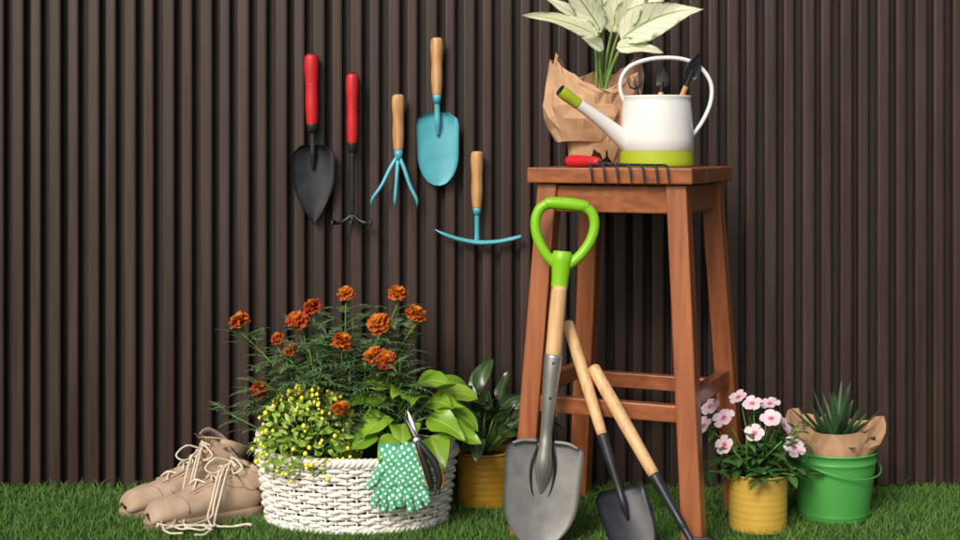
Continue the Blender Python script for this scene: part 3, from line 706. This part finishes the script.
# ------------------------------------------------------------ small bright bush with yellow buds
M_sl=leafmat('bush_leaf',(.22,.40,.04),(.42,.58,.10),mid=(.48,.62,.20),rough=.4,trans=.25)
M_bud=simple('yellow_bud',(.92,.70,.02),(.90,.80,.15),50,rough=.5)
sb=MB('ornamental_pepper_plant'); c=V(-.365,-.325,.165)
for i in range(1200):
    a=R()*6.28; el=rr(-.35,1.5); k=rr(.5,1.0)**.5; d=V(math.cos(a)*math.cos(el),math.sin(a)*math.cos(el),math.sin(el))
    p=c+V(d.x*.105,d.y*.086,d.z*.120)*k*(1+.14*math.sin(a*5)*math.cos(el*4))
    aa=R()*6.28; leaf(sb,p,d*.8+V(math.cos(aa),math.sin(aa),.2)*.8,d,rr(.012,.026),rr(.006,.013),M_sl,OV,.5,.12,nu=2,nv=4)
for i in range(40):
    a=R()*6.28; el=rr(.1,1.4); d=V(math.cos(a)*math.cos(el),math.sin(a)*math.cos(el),math.sin(el)); tube(sb,[c-V(0,0,.03),c+V(d.x*.09,d.y*.07,d.z*.10)],.0011,M_stem,n=4)
for i in range(210):
    a=R()*6.28; el=rr(-.4,1.45); d=V(math.cos(a)*math.cos(el),math.sin(a)*math.cos(el),math.sin(el)); p=c+V(d.x*.113,d.y*.094,d.z*.128)*rr(.96,1.04)
    r=rr(.0028,.0054); lathe(sb,p,[(0.0002,-r),(r*.7,-r*.7),(r,0),(r*.7,r*.7),(0.0002,r*1.1)],M_bud,n=8)
sb.build()

# ------------------------------------------------------------ golden pothos
M_po=leafmat('pothos_leaf',(.17,.36,.022),(.31,.50,.045),mid=(.38,.54,.10),veins=6,vein_c=(.22,.42,.04),rough=.33,trans=.25,vs_=.5)
po=MB('pothos_plant'); c=V(-.19,-.29,.15)
PL=[((-.185,-.33,.235),(-.6,-.5,.1)),((-.155,-.34,.225),(.1,-.9,-.1)),((-.12,-.33,.235),(.8,-.5,.1)),((-.10,-.31,.25),(1,-.2,.2)),((-.16,-.30,.275),(-.3,-.6,.5)),((-.13,-.28,.29),(.5,-.4,.4)),
    ((-.20,-.30,.265),(-.9,-.3,.3)),((-.09,-.27,.27),(1,0,.2)),((-.11,-.35,.20),(.6,-.8,-.3)),((-.17,-.36,.20),(-.2,-1,-.2)),((-.21,-.35,.20),(-.8,-.7,-.1)),((-.17,-.26,.28),(-.8,.2,.5)),
    ((-.11,-.25,.285),(.7,.4,.5)),((-.14,-.32,.26),(.1,-.8,.3)),((-.085,-.33,.215),(1,-.4,-.1)),((-.19,-.28,.29),(-.7,-.4,.2)),((-.15,-.35,.18),(.2,-1,-.2)),((-.075,-.29,.235),(1,-.1,-.1)),((-.21,-.31,.23),(-.5,-.8,0)),((-.12,-.29,.26),(.4,-.7,.2))]
for p,d in PL:
    p=Vector(p)+V(rr(-.01,.01),0,rr(-.008,.008)); d=Vector(d)+V(rr(-.3,.3),rr(-.2,.2),rr(-.15,.15))
    tube(po,[c+V(rr(-.03,.03),rr(-.03,.03),-.02),c.lerp(p,.6)+V(0,0,.02),p],.0018,M_stemp,n=5)
    leaf(po,p,d,V(rr(-.3,.3),-.7,1),rr(.065,.11),rr(.046,.074),M_po,HEART,rr(.3,1.2),.12,nu=6,nv=12,wave=.07)
po.build()

# ------------------------------------------------------------ gloves
m,nt,b=_m('glove_fabric'); tc=N(nt,'ShaderNodeTexCoord'); mp=N(nt,'ShaderNodeMapping'); mp.inputs['Scale'].default_value=(1,0.0,1); mp.inputs['Rotation'].default_value=(0,.6,0)
vo=N(nt,'ShaderNodeTexVoronoi'); vo.voronoi_dimensions='3D'; vo.inputs['Scale'].default_value=92; vo.inputs['Randomness'].default_value=.15
nt.links.new(tc.outputs['Object'],mp.inputs[0]); nt.links.new(mp.outputs[0],vo.inputs['Vector'])
fz=noise(nt,400,(1,1,1),2)
nt.links.new(mix(nt,ramp(nt,vo.outputs['Distance'],.31,.25),mix(nt,fz,(.06,.34,.19),(.09,.42,.25)),(.78,.82,.76)),b.inputs['Base Color']); b.inputs['Roughness'].default_value=.9; bump(nt,b,fz,.3,.001)
M_gl=m
gp=empty('gardening_gloves'); gp.location=(-.165,-.43,.05)
def glove(o,ang,flip,yo,fan):
    mb=MB('glove'); ca_,sa_=math.cos(ang),math.sin(ang)
    def G(x,z,y=0): x*=flip; return (o[0]+x*ca_-z*sa_, o[1]+yo+y, o[2]+x*sa_+z*ca_)
    def cap(a,b,r0,r1,fl=.5):
        a=Vector(a);b=Vector(b);d=(b-a).normalized(); 
        P=[a-d*r0*.8]+[a-d*r0*.45,a]+[a.lerp(b,.5),b,b+d*r1*.55,b+d*r1*.9]
        tube(mb,P,[r0*.45,r0*.85,r0,(r0+r1)/2,r1,r1*.8,r1*.35],M_gl,n=12,flat=fl,up=(0,1,0))
    cap(G(0,.0),G(0,-.036),.027,.028,.36); cap(G(-.008,-.02),G(.008,-.038),.026,.024,.40)
    for i,(x0,x1,l) in enumerate(((-.022,-.029,.026),(-.008,-.010,.037),(.008,.010,.038),(.021,.028,.030))):
        cap(G(x0,-.044),G(x1*fan,-.052-l,-.003*(i%2)-.002),.0090,.0078,.9)
    cap(G(.018,-.010,-.004),G(.040,-.044,-.008),.0105,.0088,.85)
    P=[G(0,-.01),G(0,.012),(G(0,.026)[0],o[1]+yo+.004,G(0,.026)[2]),(G(0,.036)[0],o[1]+yo+.022,G(0,.032)[2]),(G(0,.036)[0],o[1]+yo+.045,G(0,.026)[2])]
    q=spl([p+(r_,) for p,r_ in zip(P,(.027,.025,.025,.028,.030))],4); tube(mb,[v[:3] for v in q],[v[3] for v in q],M_gl,n=16,flat=.28,up=(0,-1,0))
    ob=mb.build(parent=gp); ob.location-=gp.location
    r=ob.modifiers.new('r','REMESH'); r.mode='VOXEL'; r.voxel_size=.0015; r.use_smooth_shade=True
    s_=ob.modifiers.new('s','SMOOTH'); s_.iterations=3; s_.factor=.5
    dt=bpy.data.textures.new('crease','CLOUDS'); dt.noise_scale=.016
    dm=ob.modifiers.new('d','DISPLACE'); dm.texture=dt; dm.strength=.007; dm.mid_level=.5; dm.texture_coords='LOCAL'
glove((-.184,-.424,.152),-.05,-1,0,1.0)
glove((-.148,-.418,.154),.16,1,-.010,1.0)

# ------------------------------------------------------------ pruning shears
ps=MB('pruning_shears'); y=-.437
stube(ps,[(-.150,y+.03,.262,.001),(-.141,y+.02,.240,.006),(-.134,y+.008,.218,.007),(-.128,y,.200,.006)],M_steel2,n=8,flat=.3,up=(0,1,0))
stube(ps,[(-.160,y+.028,.250,.001),(-.150,y+.02,.240,.004),(-.138,y+.008,.220,.006),(-.126,y,.200,.006)],M_darksteel,n=8,flat=.4,up=(0,1,0))
lathe(ps,(-.129,y+.002,.205),[(.009,-.002),(.009,.004),(.005,.006),(0,.006)],M_wire,n=14,axis=(0,-1,.2))
for dx_ in(0,1):
    q=[(-.128,y,.205,.005),(-.122+.012*dx_,y-.004,.185,.0070),(-.112+.022*dx_,y-.006,.158,.0080),(-.104+.022*dx_,y-.006,.130,.0080),(-.099+.014*dx_,y-.004,.108,.0055)]
    stube(ps,q,M_blackgrip,n=12)
    sg=1 if dx_ else -1
    stube(ps,[(a+sg*.0062,b-.002,c_,r*.28) for a,b,c_,r in q[1:]],M_yel,n=8)
ps.build()

# ------------------------------------------------------------ light, world, camera
w=bpy.data.worlds.new('World'); bpy.context.scene.world=w; w.use_nodes=True; nt=w.node_tree
sky=nt.nodes.new('ShaderNodeTexSky'); sky.sky_type='NISHITA'; sky.sun_disc=False
sv=Vector((-.46,-1.0,.78)).normalized()
sky.sun_elevation=math.asin(sv.z); sky.sun_rotation=math.atan2(sv.x,sv.y); sky.air_density=1; sky.dust_density=4
nt.links.new(sky.outputs[0],nt.nodes['Background'].inputs[0]); nt.nodes['Background'].inputs[1].default_value=.11
l=bpy.data.lights.new('sun','SUN'); l.energy=2.6; l.angle=math.radians(18); l.color=(1,.94,.86)
lo=bpy.data.objects.new('sun',l); lo.rotation_euler=(-sv).to_track_quat('-Z','Y').to_euler(); lo.location=sv*5; bpy.context.scene.collection.objects.link(lo)
cd=bpy.data.cameras.new('camera'); cam=bpy.data.objects.new('camera',cd); bpy.context.scene.collection.objects.link(cam)
cam.location=(0,-3.2,.808); cam.rotation_euler=(math.pi/2,0,0); cd.lens=50.8; cd.sensor_width=36; cd.shift_y=-.130; cd.clip_end=500
bpy.context.scene.camera=cam
vs=bpy.context.scene.view_settings; vs.view_transform='Standard'; vs.look='None'; vs.exposure=0
